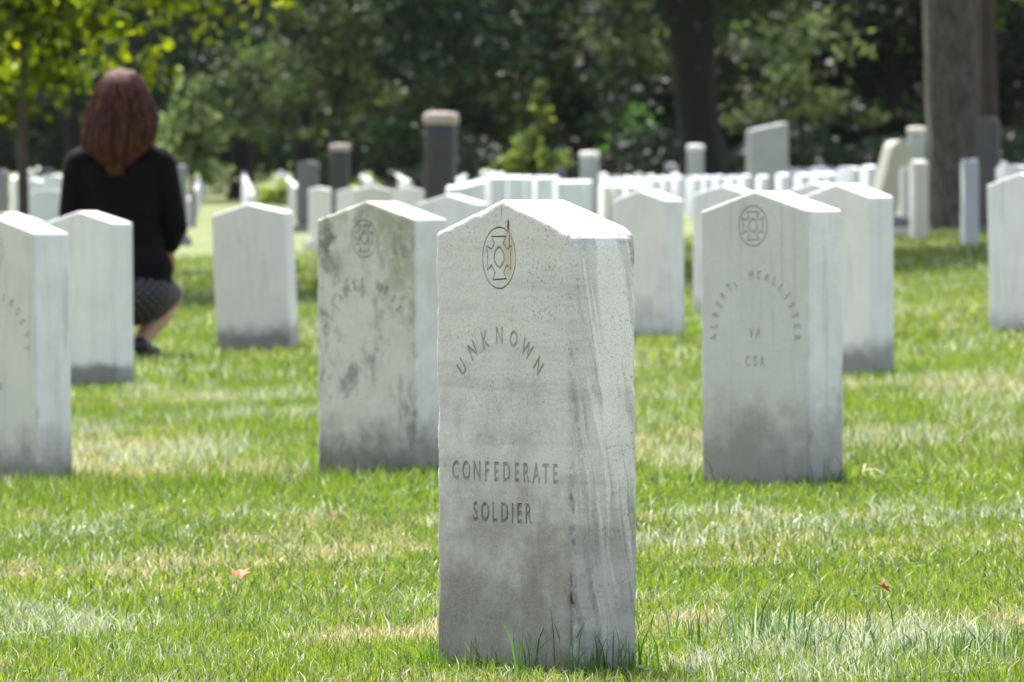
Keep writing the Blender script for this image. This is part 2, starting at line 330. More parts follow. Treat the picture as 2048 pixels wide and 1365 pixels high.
# letters live in the XY plane of their own space: x = along the face, y = up; map to (x, -T/2 -/+ depth, z)
def letter(dst, ch, u, z, cap, ang, T, squeeze, depth, solid):
    bm = glyph(ch, .5 if solid else 0); bm.verts.ensure_lookup_table(); bm.verts.index_update()
    xs_ = [v.co.x for v in bm.verts]
    if not xs_: bm.free(); return
    cx = (min(xs_) + max(xs_)) / 2; k_ = cap / .72
    for v in bm.verts:
        x_, y_ = (v.co.x - cx) * k_ * squeeze, (v.co.y - .36) * k_; ca, sa = math.cos(ang), math.sin(ang)
        X_, Z_ = x_ * ca - y_ * sa, x_ * sa + y_ * ca
        Yv = -T/2 - .0004 - v.co.z / .040 * depth if solid else -T/2 + depth
        v.co = Vector((u + X_, Yv, z + Z_))
    bm.verts.index_update(); put(dst, bm, Matrix.Identity(4)); bm.free()
def ribbon(dst, pts, wid, T, depth, solid, closed=True):
    n = len(pts); P = [Vector((p[0], p[1])) for p in pts]; inn, out = [], []
    for i in range(n):
        a, b, c_ = P[(i-1) % n], P[i], P[(i+1) % n]
        if not closed and i == 0: a = b - (c_ - b)
        if not closed and i == n-1: c_ = b + (b - a)
        d1, d2 = (b - a).normalized(), (c_ - b).normalized(); n1, n2 = Vector((-d1.y, d1.x)), Vector((-d2.y, d2.x))
        m = (n1 + n2); m = m.normalized() if m.length > .1 else n1; s_ = min(1 / max(m.dot(n1), .45), 1.8)
        inn.append(b + m * wid/2 * s_); out.append(b - m * wid/2 * s_)
    cen = [(p_ + q_) / 2 for p_, q_ in zip(inn, out)]; fw = 1.9 if solid else 1.0
    inw = [c0 + (p_ - c0) * fw for c0, p_ in zip(cen, inn)]; ouw = [c0 + (p_ - c0) * fw for c0, p_ in zip(cen, out)]
    ya, yb = (-T/2 - .0015, -T/2 + depth); seg = range(n if closed else n-1)
    mk = lambda lst, yy: [dst.verts.new((p.x, yy, p.y)) for p in lst]
    if solid:
        A, B, Cc, D_ = mk(inw, ya), mk(ouw, ya), mk(inn, yb), mk(out, yb)
        for i in seg:
            j = (i + 1) % n
            for q in ((A[i], A[j], B[j], B[i]), (Cc[i], D_[i], D_[j], Cc[j]), (A[i], Cc[i], Cc[j], A[j]), (B[i], B[j], D_[j], D_[i])): dst.faces.new(q)
        if not closed:
            dst.faces.new((A[0], B[0], D_[0], Cc[0])); dst.faces.new((A[-1], Cc[-1], D_[-1], B[-1]))
    else:
        A, B = mk(inn, yb), mk(out, yb)
        for i in seg: j = (i + 1) % n; dst.faces.new((A[i], B[i], B[j], A[j]))
CROSS = [(-.44,.70),(.41,.70),(.33,.56),(.24,.48),(.48,.28),(.74,.40),(.68,.0),(.71,-.38),(.47,-.23),(.27,-.46),(.34,-.55),(.42,-.68),(-.38,-.71),(-.31,-.56),(-.25,-.47),(-.46,-.24),(-.72,-.39),(-.68,.0),(-.75,.39),(-.47,.28),(-.29,.46),(-.35,.57)]
OVAL = [(0,.37),(.17,.27),(.29,.10),(.31,-.05),(.22,-.2),(.02,-.33),(-.2,-.2),(-.31,-.05),(-.30,.10),(-.18,.27)]
def emblem(dst, u, z, r, T, wid, depth, solid):
    ribbon(dst, [(u + r * math.cos(t), z + r * math.sin(t)) for t in [2*math.pi*i/48 for i in range(48)]], wid, T, depth, solid)
    ribbon(dst, [(u + a * r, z + b * r) for a, b in CROSS], wid, T, depth, solid)
    ribbon(dst, [(u + a * r, z + b * r) for a, b in OVAL], wid * 1.3, T, depth, solid)
dirt = simple('groove_dirt', (.22, .21, .18), .95, 200, .3, .1)
dirt2 = simple('groove_grime', (.30, .31, .29), .95, 200, .3, .1)
def words(t):      # each word of an arched name keeps its place on the arc
    out, i = [], 0
    for w_ in t.replace('l', ' l').split(' ') if False else t.split(' '): out.append(' ' * i + w_ + ' ' * (len(t) - i - len(w_))); i += len(w_) + 1
    return out
def carved_stone(label, px, s, yaw, roll, mat, arc=(), lines=(), emb=None, step=.012, chip=0, seed=0, W=.33, T=.102, hs=.565, hp=.608, dz=0, depth=.004, pitch=0, gm=None, wid=.0018, bev=.006, cutdirt=True):
    D = F / s; x = PX(px, D); z = float(gz(x, D)) + dz + .025
    root = empty('headstone', (x, D, z), (R(pitch), R(roll), R(-yaw))); tag(root, label, 'headstone', 'pointed marble headstones in the front rows')
    me = headstone_mesh('slab', W, T, hs, hp, step=step, chip=chip, seed=seed, bev=bev); o = link('slab', me, mat, root)
    STONES.append((x, D, yaw, W, T))
    def build(dst, solid, d, which, arc=arc, lines=lines):
        if which in (0, 2):
            for (txt, zc, Rr, a0, a1, cap, u0) in arc:
                chs = [(i, c_) for i, c_ in enumerate(txt)]; n = len(txt)
                for i, c_ in chs:
                    if c_ == ' ': continue
                    a = R(a0 + (a1 - a0) * i / (n - 1)); letter(dst, c_, u0 + Rr * math.sin(a), zc + Rr * math.cos(a), cap * (.55 if c_ == 'l' else 1), -a, T, .78, d, solid) if c_ != 'l' else letter(dst, 'L', u0 + Rr * math.sin(a), zc - .006 + Rr * math.cos(a), cap * .78, -a, T, .78, d, solid)
            for (txt, u, zc, wdt, cap) in lines:
                n = len(txt)
                ws = [.55 if q == 'I' else 1.15 if q in 'OCDN' else 1 for q in txt]; tot = sum(ws); acc = 0
                for q, w_ in zip(txt, ws):
                    uu = u - wdt/2 + wdt * (acc + w_/2) / tot; acc += w_; letter(dst, q, uu, zc, cap, 0, T, .72, d, solid)
        if which in (1, 2) and emb: emblem(dst, emb[0], emb[1], emb[2], T, wid, d, solid)
    if arc or lines or emb:
        cut = bmesh.new(); build(cut, True, depth, 2); bmesh.ops.recalc_face_normals(cut, faces=cut.faces)
        cm = bpy.data.meshes.new('cut'); cut.to_mesh(cm); cut.free(); co = bpy.data.objects.new('cut', cm); C.objects.link(co); co.matrix_world = root.matrix_basis
        o.matrix_parent_inverse = Matrix.Identity(4); bpy.context.view_layer.update()
        md = o.modifiers.new('b', 'BOOLEAN'); md.operation = 'DIFFERENCE'; md.object = co; md.solver = 'EXACT'; md.use_self = True
        new = evaluated(o); o.modifiers.clear(); old = o.data; o.data = new; bpy.data.meshes.remove(old); new.name = 'slab'
        o.data.materials.clear(); o.data.materials.append(mat); new.set_sharp_from_angle(angle=R(35))
        print('carved', label[:40], len(new.vertices)); bpy.data.objects.remove(co)
        jobs = [(0, 'inscription', [(wd_,) + q[1:]], []) for q in arc for wd_ in words(q[0])] + [(0, 'inscription', [], [q]) for q in lines] + ([(1, 'emblem', [], [])] if emb else [])
        for which, nm, aa, ll in jobs:
            fl = bmesh.new(); build(fl, False, depth * .93, which, aa, ll); bmesh.ops.recalc_face_normals(fl, faces=fl.faces)
            fm = bpy.data.meshes.new(nm); fl.to_mesh(fm); fl.free(); link(nm, fm, gm or dirt, root)
    return root
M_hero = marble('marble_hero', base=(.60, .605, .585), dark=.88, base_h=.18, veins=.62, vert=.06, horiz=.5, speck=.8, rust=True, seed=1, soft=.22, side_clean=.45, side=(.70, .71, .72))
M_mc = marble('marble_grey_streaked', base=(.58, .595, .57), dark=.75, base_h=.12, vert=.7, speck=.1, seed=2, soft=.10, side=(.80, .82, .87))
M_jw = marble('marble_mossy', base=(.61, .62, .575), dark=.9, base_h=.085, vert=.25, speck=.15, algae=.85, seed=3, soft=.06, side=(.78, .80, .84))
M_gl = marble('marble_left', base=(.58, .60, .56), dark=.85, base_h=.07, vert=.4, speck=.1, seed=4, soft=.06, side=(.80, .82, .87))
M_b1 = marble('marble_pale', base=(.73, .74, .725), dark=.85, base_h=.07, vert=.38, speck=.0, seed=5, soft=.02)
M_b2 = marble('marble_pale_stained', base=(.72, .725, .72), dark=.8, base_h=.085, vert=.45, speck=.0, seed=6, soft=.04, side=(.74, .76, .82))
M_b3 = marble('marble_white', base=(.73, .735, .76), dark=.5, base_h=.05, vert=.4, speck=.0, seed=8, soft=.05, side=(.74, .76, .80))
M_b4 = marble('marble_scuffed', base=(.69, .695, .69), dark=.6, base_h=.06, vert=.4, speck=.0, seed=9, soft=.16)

carved_stone('large sharp marble headstone nearest the camera, carved UNKNOWN CONFEDERATE SOLDIER', 1073, 1528, 57.5, -.55, M_hero,
    arc=[('UNKNOWN', .302, .128, -48, 46, .0225, -.004)], lines=[('CONFEDERATE', .005, .252, .268, .0255), ('SOLDIER', -.002, .199, .152, .026)],
    emb=(-.006, .531, .0400), step=.006, chip=1.0, seed=3, wid=.0015, dz=-.013)
carved_stone('grey streaked headstone with an arched name above VA and CSA', 1545, 941, 47, -.4, M_mc,
    arc=[('ALBERTl MCALLISTER', .302, .127, -93, 93, .019, .002)], lines=[('VA', .0, .306, .040, .021), ('CSA', .0, .246, .064, .023)], emb=(-.004, .533, .0425), step=.012, chip=.6, seed=5, gm=dirt)
carved_stone('headstone mottled with green algae and black lichen at its left shoulder', 766, 879, 46, -.4, M_jw,
    arc=[('JAMES WEST', .297, .125, -56, 58, .022, .002)], emb=(-.004, .522, .042), chip=.6, seed=7, gm=dirt)
carved_stone('headstone cut by the left picture edge with half an arched name', 27, 846, 50, -1.0, M_gl,
    arc=[('GLAGETT', .296, .127, 4, 90, .020, .0)], lines=[('VA', .0, .262, .036, .02), ('CSA', .0, .205, .062, .022)], emb=(-.004, .525, .042), chip=.6, seed=9, gm=dirt)
carved_stone('pale headstone before the crouching woman, dark soil stain at its foot', 178, 569, 37, -.6, M_b1, step=.02, seed=11, chip=.3,
    arc=(), emb=None)
carved_stone('pale headstone leaning left, standing alone between the woman and the algae-stained stone', 516, 480, 20, -2.6, M_b2, step=.02, seed=12, chip=.3)
carved_stone('headstone with grey smudged lower face just right of the nearest stone', 1297, 478, 47, -.3, M_b4, step=.02, seed=13, chip=.3)
carved_stone('white headstone close behind the right shoulder of the VA CSA stone', 1695, 623, 49, -.2, M_b2, step=.02, seed=14, chip=.3)
carved_stone('bluish white headstone cut by the right picture edge', 2062, 516, 42, -1.6, M_b3, step=.02, seed=15, chip=.3)
carved_stone('small peaked headstone top at the left edge behind the woman\'s neighbour stone', 22, 440, 37, -.5, M_b1, step=.02, seed=16)
carved_stone('peaked headstone half hidden between the algae-stained stone and the nearest stone', 905, 430, 30, 0, M_b3, step=.02, seed=17)
carved_stone('peaked headstone peeping over the left shoulder of the VA CSA stone', 1455, 420, 35, 0, M_b3, step=.02, seed=18)
carved_stone('peaked headstone showing a sliver over the roof of the VA CSA stone', 1640, 470, 42, 0, M_b3, step=.02, seed=19)

# ---------------------------------------------------------------- old cemetery stones and the distant rows
white = simple('white_stone', (.74, .74, .73), .7, 8, .1, .1); whiteb = simple('bluish_white_stone', (.66, .69, .75), .7, 8, .08, .1)
cream = simple('cream_marble', (.62, .60, .54), .75, 8, .15, .2); grey = simple('grey_granite', (.20, .205, .225), .7, 12, .35, .2)
dgrey = simple('dark_granite', (.038, .038, .046), .7, 14, .5, .3, .01); pink = simple('lichened_cap', (.36, .31, .285), .8, 10, .2, .3, .01)
mgrey = simple('weathered_grey_stone', (.33, .34, .36), .75, 6, .25, .2)
def ztop(py, D): return HC + (YH - py) / S(D)
def pillar(name, label, px, D, top, wpx, mats, shape, yaw=0, lean=0, cat='grave marker', dpx=None, cap=.10):
    """old markers, real size from distance: width wpx, top row 'top'"""
    x = PX(px, D); z0 = float(gz(x, D)); H = ztop(top, D) - z0; W = wpx / S(D); T = (dpx or wpx) / S(D)
    root = empty(name, (x, D, z0), (0, R(lean), R(-yaw))); tag(root, label, cat)
    a = MB(); b = MB(); base = MB()
    if shape == 'obelisk':      # squared shaft with a rounded cap stone
        rr = lambda w_, t_, z_: [(math.copysign(abs(math.cos(q)) ** .45, math.cos(q)) * w_ / 2, math.copysign(abs(math.sin(q)) ** .45, math.sin(q)) * t_ / 2, z_) for q in [2*math.pi*i/24 for i in range(24)]]
        hc = W * cap * 4
        a.loft([rr(W * 1.02, T * 1.02, -.05)] + [rr(W * (.95 + .05 * random.random()), T * (.95 + .05 * random.random()), H * .1 * q) for q in range(1, 9)] + [rr(W * .95, T * .95, H - hc)])
        b.loft([rr(W * .96, T * .96, H - hc), rr(W * 1.03, T * 1.03, H - hc * .85), rr(W * 1.04, T * 1.0, H - hc * .35), rr(W * .9, T * .9, H - hc * .08), rr(W * .4, T * .4, H)])
        link('shaft', a.mesh('shaft', True), mats[0], root); link('cap', b.mesh('cap', True), mats[1], root)
        base.box(-W * .75, W * .75, -T * .75, T * .75, -.1, .14); link('plinth', base.mesh('plinth'), mats[0], root)
    else:
        me = None if shape == 'slant' else headstone_mesh('slab', W, T, H - (W * .45 if shape == 'round' else W * .12), H, bev=min(W, T) * .08, step=0, flat=(shape == 'round'))
        if shape == 'slant':
            q = MB().box(-W/2, W/2, -T/2, T/2, -.1, H); q.v = [(a_, b_, c_ if c_ < 0 else H - .13 * (.5 - a_ / W)) for a_, b_, c_ in q.v]; me = q.mesh('slab')
            bm = bmesh.new(); bm.from_mesh(me); bmesh.ops.bevel(bm, geom=bm.edges[:], offset=.015, segments=2, affect='EDGES'); bm.to_mesh(me); bm.free()
        link('slab', me, mats[0], root)
        # (posts and plain markers stand straight in the turf)
        if name not in ('boundary_post', 'white_gravestone'): base.box(-W * .7, W * .7, -T * .9, T * .9, -.1, .10); link('plinth', base.mesh('plinth'), mats[-1], root)
    return root
pillar('granite_pillar', 'tall dark rough granite pillar with pale rounded top rising mid-picture', 879, 92, 224, 64, (dgrey, pink), 'obelisk', 12, .8)
pillar('granite_pillar', 'shorter dark pillar with a wide pale cap left of the tall dark pillar', 680, 118, 288, 38, (dgrey, pink), 'obelisk', 10)
pillar('grave_slab', 'dark grey upright slab beside the shorter capped pillar', 616, 112, 322, 44, (simple('slate', (.12, .12, .13), .7, 10, .3), grey), 'flat', 25, dpx=14)
pillar('stone_post', 'slim white capped post with a dark front, standing among the distant rows', 1179, 105, 303, 34, (mgrey, white), 'obelisk', 30, dpx=34)
pillar('stone_post', 'short grey post with white cap in front of the black tree trunk', 1391, 125, 289, 30, (mgrey, white), 'obelisk', 25)
pillar('monument_slab', 'wide grey monument with slanting top right of the black tree trunk', 1534, 128, 245, 84, (mgrey, mgrey), 'slant', -28, dpx=30, cat='monument')
pillar('leaning_gravestone', 'round topped cream gravestone leaning to the right of the grey monument', 1757, 82, 274, 50, (simple('shaded_cream', (.42, .41, .37), .75, 8, .15), white), 'round', -34, 17, dpx=34)  # cream greyed down, the shade on its face is put into the colour
pillar('marble_column', 'grey green column with pale domed cap beside the broad tree trunk', 1834, 90, 254, 36, (simple('green_grey_marble', (.36, .40, .39), .6, 6, .2), cream), 'obelisk', 20)
pillar('old_gravestone', 'dark weathered gravestone with rounded head against the broad tree trunk', 1974, 68, 233, 42, (simple('dark_weathered', (.11, .11, .125), .8, 12, .4), grey), 'round', 20, 1, dpx=26)
pillar('old_gravestone', 'dark gravestone touching the woman\'s right shoulder in the blur', 361, 96, 330, 26, (grey, grey), 'flat', 35, dpx=14)
pillar('old_gravestone', 'dark gravestone behind the woman\'s left shoulder', 92, 105, 338, 30, (dgrey, dgrey), 'flat', 20, dpx=14)
pillar('old_gravestone', 'dark grey gravestone at the far left picture edge', 4, 110, 340, 26, (grey, grey), 'round', 20, dpx=14)
pillar('pedestal_monument', 'small brown topped pedestal between the sapling and the slim post', 1121, 150, 333, 22, (grey, pink), 'obelisk', 0, cat='monument')
pillar('boundary_post', 'white edge-on post standing in shade before the broad tree trunk', 1940, 60, 318, 36, (whiteb, whiteb), 'round', 80, -1, dpx=30)
pillar('white_gravestone', 'tall narrow white stone left of the broad tree trunk', 1838, 66, 320, 30, (white, white), 'round', 70, -.5, dpx=30, cat='headstone')
pillar('white_gravestone', 'narrow white stone between the leaning cream gravestone and the tall white one', 1812, 72, 334, 24, (white, white), 'round', 70, dpx=20, cat='headstone')
pillar('box_tomb', 'low white and grey block at the foot of the leaning cream gravestone', 1798, 70, 432, 44, (grey, white), 'flat', 15, dpx=24, cat='tomb')
pillar('carved_block', 'squat white block with a small knob beside the shorter capped pillar', 640, 84, 374, 42, (white, white), 'flat', 10, dpx=30, cat='grave marker')

pm = headstone_mesh('marker', .33, .10, .56, .60, step=0, bev=.006); pm.materials.append(white)
pm2 = headstone_mesh('marker', .33, .10, .57, .60, step=0, bev=.006, flat=True); pm2.materials.append(whiteb)
ORD = 'nearest second third fourth fifth sixth seventh eighth ninth tenth eleventh twelfth thirteenth fourteenth fifteenth'.split()
CUR = ['', '']; CNT = [0]
def rank(label, grp): CUR[:] = [label, grp]; CNT[0] = 0
def marker(px, D, yaw=60, top=None, me=None, label=None, grp=None, sc=1.0):
    if label is None and '{}' in CUR[0]: label = CUR[0].format(ORD[CNT[0]]); CNT[0] += 1; grp = CUR[1]
    grp = grp or (CUR[1] if label is None else 'broad white headstones in the middle distance'); label = label or CUR[0]
    x = PX(px, D); z = float(gz(x, D)); o = bpy.data.objects.new('distant_headstone', me or random.choice((pm, pm2))); C.objects.link(o)
    h = .60
    if top is not None: h = min(max(ztop(top, D) - z, .35), .95)
    o.location = (x, D, z); o.rotation_euler = (R(random.uniform(-1.5, 1.5)), R(random.uniform(-1.5, 1.5)), R(-yaw + random.uniform(-4, 4))); o.scale = (sc, sc, h / .60)
    tag(o, label, 'headstone', grp); return o
# right hand rank of edge-on stones, left to right
rank('narrow edge-on white headstone in the rank running right below the slanting monument', 'right hand rank of edge-on headstones')
RK = ['first headstone right of the slim white capped post', 'second headstone right of the slim white capped post', 'third headstone right of the slim white capped post', 'fourth headstone right of the slim white capped post', 'fourth headstone left of the short grey post, edge-on', 'third headstone left of the short grey post, edge-on', 'second headstone left of the short grey post, edge-on', 'edge-on headstone directly below the short grey post', 'first edge-on headstone right of the short grey post', 'second edge-on headstone right of the short grey post', 'third edge-on headstone right of the short grey post', "edge-on headstone just left of the slanting monument's foot", 'edge-on headstone under the left half of the slanting monument', 'edge-on headstone under the right edge of the slanting monument', 'first edge-on headstone right of the slanting monument', 'second edge-on headstone right of the slanting monument', 'third edge-on headstone right of the slanting monument', 'wider turned headstone two places left of the leaning cream gravestone', 'headstone touching the left side of the leaning cream gravestone', 'rounded white stone top left above the right edge headstone', 'white stone top peeping over the right edge headstone']
for px, top, D, yaw in ((1206,357,112,72),(1230,357,114,70),(1254,356,118,68),(1279,357,120,72),(1305,356,120,70),(1330,355,124,72),(1356,353,124,72),(1387,353,110,70),(1411,352,112,72),(1437,351,112,70),(1463,352,110,72),(1488,350,108,74),(1523,351,100,76),(1566,347,96,76),(1603,347,95,76),(1631,346,96,74),(1656,345,96,74),(1696,334,90,55),(1739,331,88,74),(1990,322,70,60),(2025,330,66,60)):
    marker(px, D, yaw, top, pm2, RK.pop(0), 'right hand rank of edge-on headstones')
# broad-side rank crossing behind the algae-stained stone
marker(745, 78, 4, 371, pm, 'broad flat topped white headstone right of the shorter capped pillar', sc=1.15)
marker(707, 79, 8, 374, pm, 'broad white headstone overlapping the right side of the shorter capped pillar\'s foot', sc=1.0)
marker(815, 80, 6, 373, pm, 'broad white headstone directly left of the tall dark pillar', sc=1.0)
marker(97, 78, 10, 380, pm2, 'white headstone behind the woman\'s left elbow, above the left edge stones')
marker(105, 95, 20, 350, pm2, 'round white stone top between the dark left gravestones')
marker(62, 92, 30, 358, pm2, 'round white stone top beside the thin left tree trunk')
# ranks receding from the centre: near end left, far end right
rank('{} white headstone, counted rightward, in the rank starting at the tall dark pillar', 'rank of headstones right of the tall dark pillar')
for i in range(8): t = i / 7; marker(905 + 75 * t, 78 + 34 * t, 82, 372 - 16 * t, pm2)
rank('{} headstone, counted from the left, of the tight rank below the olive sapling', 'rank of headstones below the sapling')
for i in range(8): t = i / 7; marker(985 + 125 * t, 92 + 22 * t, 80, 351 + 2 * t, pm2)
rank('{} white headstone of the few ending at the left side of the slim post', 'headstones left of the slim post')
for i in range(5): marker(1120 + 13 * i, 96 + i * 2, 80, 361, pm2)
rank('{} white headstone from the slim post, in the front few right of it', 'headstones right of the slim post')
for i in range(4): marker(1210 + 24 * i, 90, 78, 366, pm)
# lines of stones climbing the far lawn
def line(p0, t0, D0, p1, t1, D1, n, yaw=86):
    for i in range(n):
        t = i / (n - 1); D = 1 / ((1 - t) / D0 + t / D1); marker(p0 + (p1 - p0) * t, D, yaw, t0 + (t1 - t0) * t, None, sc=.9)
for lab, args in (('{} white headstone of the line climbing the lawn just right of the woman', (378, 401, 130, 408, 336, 240, 14)), ('{} white headstone of the line receding above the lone left-leaning headstone', (505, 384, 140, 482, 334, 240, 12)),
    ('{} white headstone of the short line receding left of the dark slab', (598, 376, 150, 560, 340, 250, 12)), ('{} hazy headstone of the line receding right of the shorter capped pillar', (745, 362, 150, 700, 338, 260, 9)), ('{} tiny hazy headstone on the far lawn behind the dark slab', (560, 350, 200, 640, 340, 260, 6)),
    ('{} hazy headstone of the line just left of the tall dark pillar', (820, 362, 150, 775, 338, 240, 8)), ('{} hazy headstone of the line just right of the tall dark pillar', (1000, 345, 160, 910, 335, 240, 9)), ('{} white headstone low behind the foot of the tall dark pillar', (900, 366, 120, 930, 350, 170, 7)),
    ('{} far white headstone at the left edge beside the thin tree trunk', (30, 352, 140, 75, 335, 220, 5))):
    rank(lab, lab[3:].replace('headstone', 'headstones', 1)); line(*args)
rank('{} tiny far headstone from the slanting monument towards the leaning cream gravestone', 'far headstones right of the monument')
for i in range(9): marker(1570 + i * 22, 150, 65, 334 + (i % 3) * 3, pm2)
rank('{} tiny far headstone from the slim post towards the black tree trunk', 'far headstones before the black trunk')
for i in range(10): marker(1205 + i * 24, 160, 65, 346 + (i % 3) * 3, pm)
rank('{} faint far headstone from the grey post towards the slanting monument', 'faint far headstones left of the monument')
for i in range(5): marker(1340 + i * 18, 190, 60, 326 + (i % 2) * 5, pm2)

# ---------------------------------------------------------------- trees
bark = {}
def barkmat(name, a, b, sc=(14, 14, 2.5)):
    k = NT(name); v = k.coord(scale=sc); n = k.noise(v, 2.2, 7, .7, .6); k.L(k.mix(k.ramp(n, .3, .7), a, b), k.p.inputs['Base Color'])
    k.p.inputs['Roughness'].default_value = .95; k.bump(n, 1.0, .07); return k.m
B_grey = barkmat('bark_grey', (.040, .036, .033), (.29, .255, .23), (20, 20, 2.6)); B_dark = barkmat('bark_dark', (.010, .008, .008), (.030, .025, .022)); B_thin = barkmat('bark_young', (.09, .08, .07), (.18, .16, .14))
LM = leafmat('foliage', .42, .5, spec=.22)
def leaves(centres, radii, n, size, pal, clumps=40, droop=.3, flat=1.0):
    """leaf sized faces in clumps spread through one or more ellipsoids"""
    centres = np.array(centres, float); radii = np.array(radii, float); wgt = radii.prod(1); wgt /= wgt.sum()
    e = rng.choice(len(centres), clumps, p=wgt); d = rng.normal(size=(clumps, 3)); d /= np.linalg.norm(d, axis=1)[:, None]
    rr = rng.random(clumps) ** .45; cc = centres[e] + d * rr[:, None] * radii[e]; cr = radii[e].mean(1) * (.14 + .16 * rng.random(clumps))
    cw = rng.random(clumps) + .4; cw /= cw.sum(); ci = rng.choice(clumps, n, p=cw)
    p = cc[ci] + rng.normal(size=(n, 3)) * cr[ci][:, None] * np.array([1, 1, .62 * flat])
    nrm = rng.normal(size=(n, 3)); nrm[:, 2] += .5; nrm /= np.linalg.norm(nrm, axis=1)[:, None]
    t = np.cross(nrm, rng.normal(size=(n, 3))); t /= np.linalg.norm(t, axis=1)[:, None] + 1e-9; b = np.cross(nrm, t)
    s_ = size * (.6 + .8 * rng.random(n))[:, None]; fold = nrm * s_ * .12
    V = np.stack([p - t * s_ * .5, p - b * s_ * .32 + fold, p + t * s_ * .55, p + b * s_ * .32 + fold], 1).reshape(-1, 3)
    pal = np.array(pal); k_ = rng.integers(0, len(pal), clumps)[ci]; col = pal[k_] * (.65 + .7 * rng.random((n, 1))) * (.45 + 1.3 * rng.random(clumps) ** 1.5)[ci][:, None]
    return V, np.arange(n * 4), np.full(n, 4), np.repeat(np.clip(col, 0, 1), 4, 0), cc
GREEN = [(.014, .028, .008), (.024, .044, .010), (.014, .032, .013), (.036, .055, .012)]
LIGHT = [(.10, .17, .025), (.13, .20, .03), (.08, .15, .025)]
def tree(name, label, px, D, trunk_pts, trunk_r, centres, radii, n, size, pal, clumps=40, bm=None, group=None, x=None, limbs=8, cat='tree', flare=1.5):
    x = PX(px, D) if x is None else x; z = float(gz(x, D)); root = empty(name, (x, D, z)); tag(root, label, cat, group)
    V, l, c, col, cc = leaves(centres, radii, n, size, pal, clumps)
    link('crown', npmesh('crown', V, l, c, col), LM, root)
    m = MB(); P = [Vector(p) for p in trunk_pts]; 
    if trunk_r[0] > .2:      # bark flutes and bumps
        rings = []; K = 40; pts = []
        for i in range(len(P) - 1):
            for j in range(12): pts.append((P[i].lerp(P[i+1], j/12), trunk_r[i] + (trunk_r[i+1] - trunk_r[i]) * j/12))
        for p, r in pts:
            fl = 1 + (flare - 1) * math.exp(-max(p.z, 0) / (trunk_r[0] * 1.1))
            rings.append([(p.x + math.cos(a) * r * q, p.y + math.sin(a) * r * q, p.z) for a in [2*math.pi*j/K for j in range(K)] for q in [fl * (1 + .05 * math.sin(a * 5 + p.z * .7) * fl + .05 * (float(vn(a * 3, p.z * 1.2, .5)) - .5))]])
        m.loft(rings)
    else: m.tube(P, trunk_r, 10)
    top = P[-1]
    for i in rng.choice(len(cc), min(limbs, len(cc)), replace=False):
        e = Vector(cc[i]); f = random.uniform(.45, .95); s_ = P[-2].lerp(top, f) if len(P) > 1 else top; mid = s_.lerp(e, .5) + Vector((0, 0, .08 * (e - s_).length)); r0 = trunk_r[-1] * .8
        m.tube([s_, mid, e], [r0, r0 * .6, r0 * .15], 7)
    link('trunk', m.mesh('trunk', True), bm or B_dark, root); return root
# broad grey trunk on the right, forked stem behind it, crown above the picture
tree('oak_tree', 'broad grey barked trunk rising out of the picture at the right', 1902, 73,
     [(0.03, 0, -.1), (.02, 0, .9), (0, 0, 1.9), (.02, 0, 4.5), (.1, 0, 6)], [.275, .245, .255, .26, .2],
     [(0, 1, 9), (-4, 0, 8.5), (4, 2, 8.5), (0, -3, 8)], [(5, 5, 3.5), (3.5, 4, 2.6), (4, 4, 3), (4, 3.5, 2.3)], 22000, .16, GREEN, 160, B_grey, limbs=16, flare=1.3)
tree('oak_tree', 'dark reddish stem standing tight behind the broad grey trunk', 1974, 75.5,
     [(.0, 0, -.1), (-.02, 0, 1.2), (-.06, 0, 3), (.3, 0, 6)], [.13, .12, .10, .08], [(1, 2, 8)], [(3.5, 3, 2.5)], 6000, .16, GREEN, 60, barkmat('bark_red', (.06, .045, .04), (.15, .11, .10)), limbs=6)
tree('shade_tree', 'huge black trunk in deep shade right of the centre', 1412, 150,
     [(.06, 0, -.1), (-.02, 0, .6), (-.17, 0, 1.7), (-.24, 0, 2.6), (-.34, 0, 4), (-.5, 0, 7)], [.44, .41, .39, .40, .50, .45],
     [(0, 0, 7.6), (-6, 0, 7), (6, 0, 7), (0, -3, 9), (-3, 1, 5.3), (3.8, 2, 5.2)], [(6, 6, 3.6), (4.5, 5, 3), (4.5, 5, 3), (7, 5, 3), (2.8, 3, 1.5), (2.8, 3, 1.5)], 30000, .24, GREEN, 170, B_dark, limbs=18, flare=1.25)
# young maple top left with drooping bright branches
tree('maple_tree', 'young maple with bright green leaves hanging over the woman\'s head', 45, 66,
     [(.02, 0, -.1), (0, 0, 1.2), (.03, 0, 2.6), (0, 0, 4.5)], [.05, .042, .036, .025],
     [(0, 0, 3.3), (-.5, .3, 2.1), (.9, -.2, 2.2), (1.5, .2, 2.45), (.35, 0, 1.75), (-.4, 0, 1.45), (1.0, .1, 4.0)], [(2.2, 1.8, 1.6), (1.1, 1.0, .75), (.9, .8, .65), (.75, .7, .45), (.9, .8, .5), (.55, .6, .4), (1.5, 1.3, .7)], 8800, .11,
     [(.11, .18, .014), (.22, .30, .025), (.03, .055, .012), (.06, .10, .012), (.34, .40, .04)], 260, B_thin, limbs=26)
tree('sapling_tree', 'pale olive young tree with a pointed top, lit by sun beyond the middle rows', 1070, 165,
     [(0, 0, -.1), (0, 0, 1.0), (.05, 0, 2.2)], [.05, .04, .015], [(0, 0, .95), (-.25, 0, 1.35), (.1, 0, 1.7), (.05, 0, 2.25), (.45, 0, 1.0), (-.4, 0, .75)], [(.65, .6, .35), (.4, .4, .35), (.3, .3, .4), (.13, .15, .35), (.35, .35, .3), (.35, .35, .3)], 1500, .13, [(.13, .19, .04), (.09, .14, .03), (.16, .21, .05)], 46, B_dark, limbs=8)
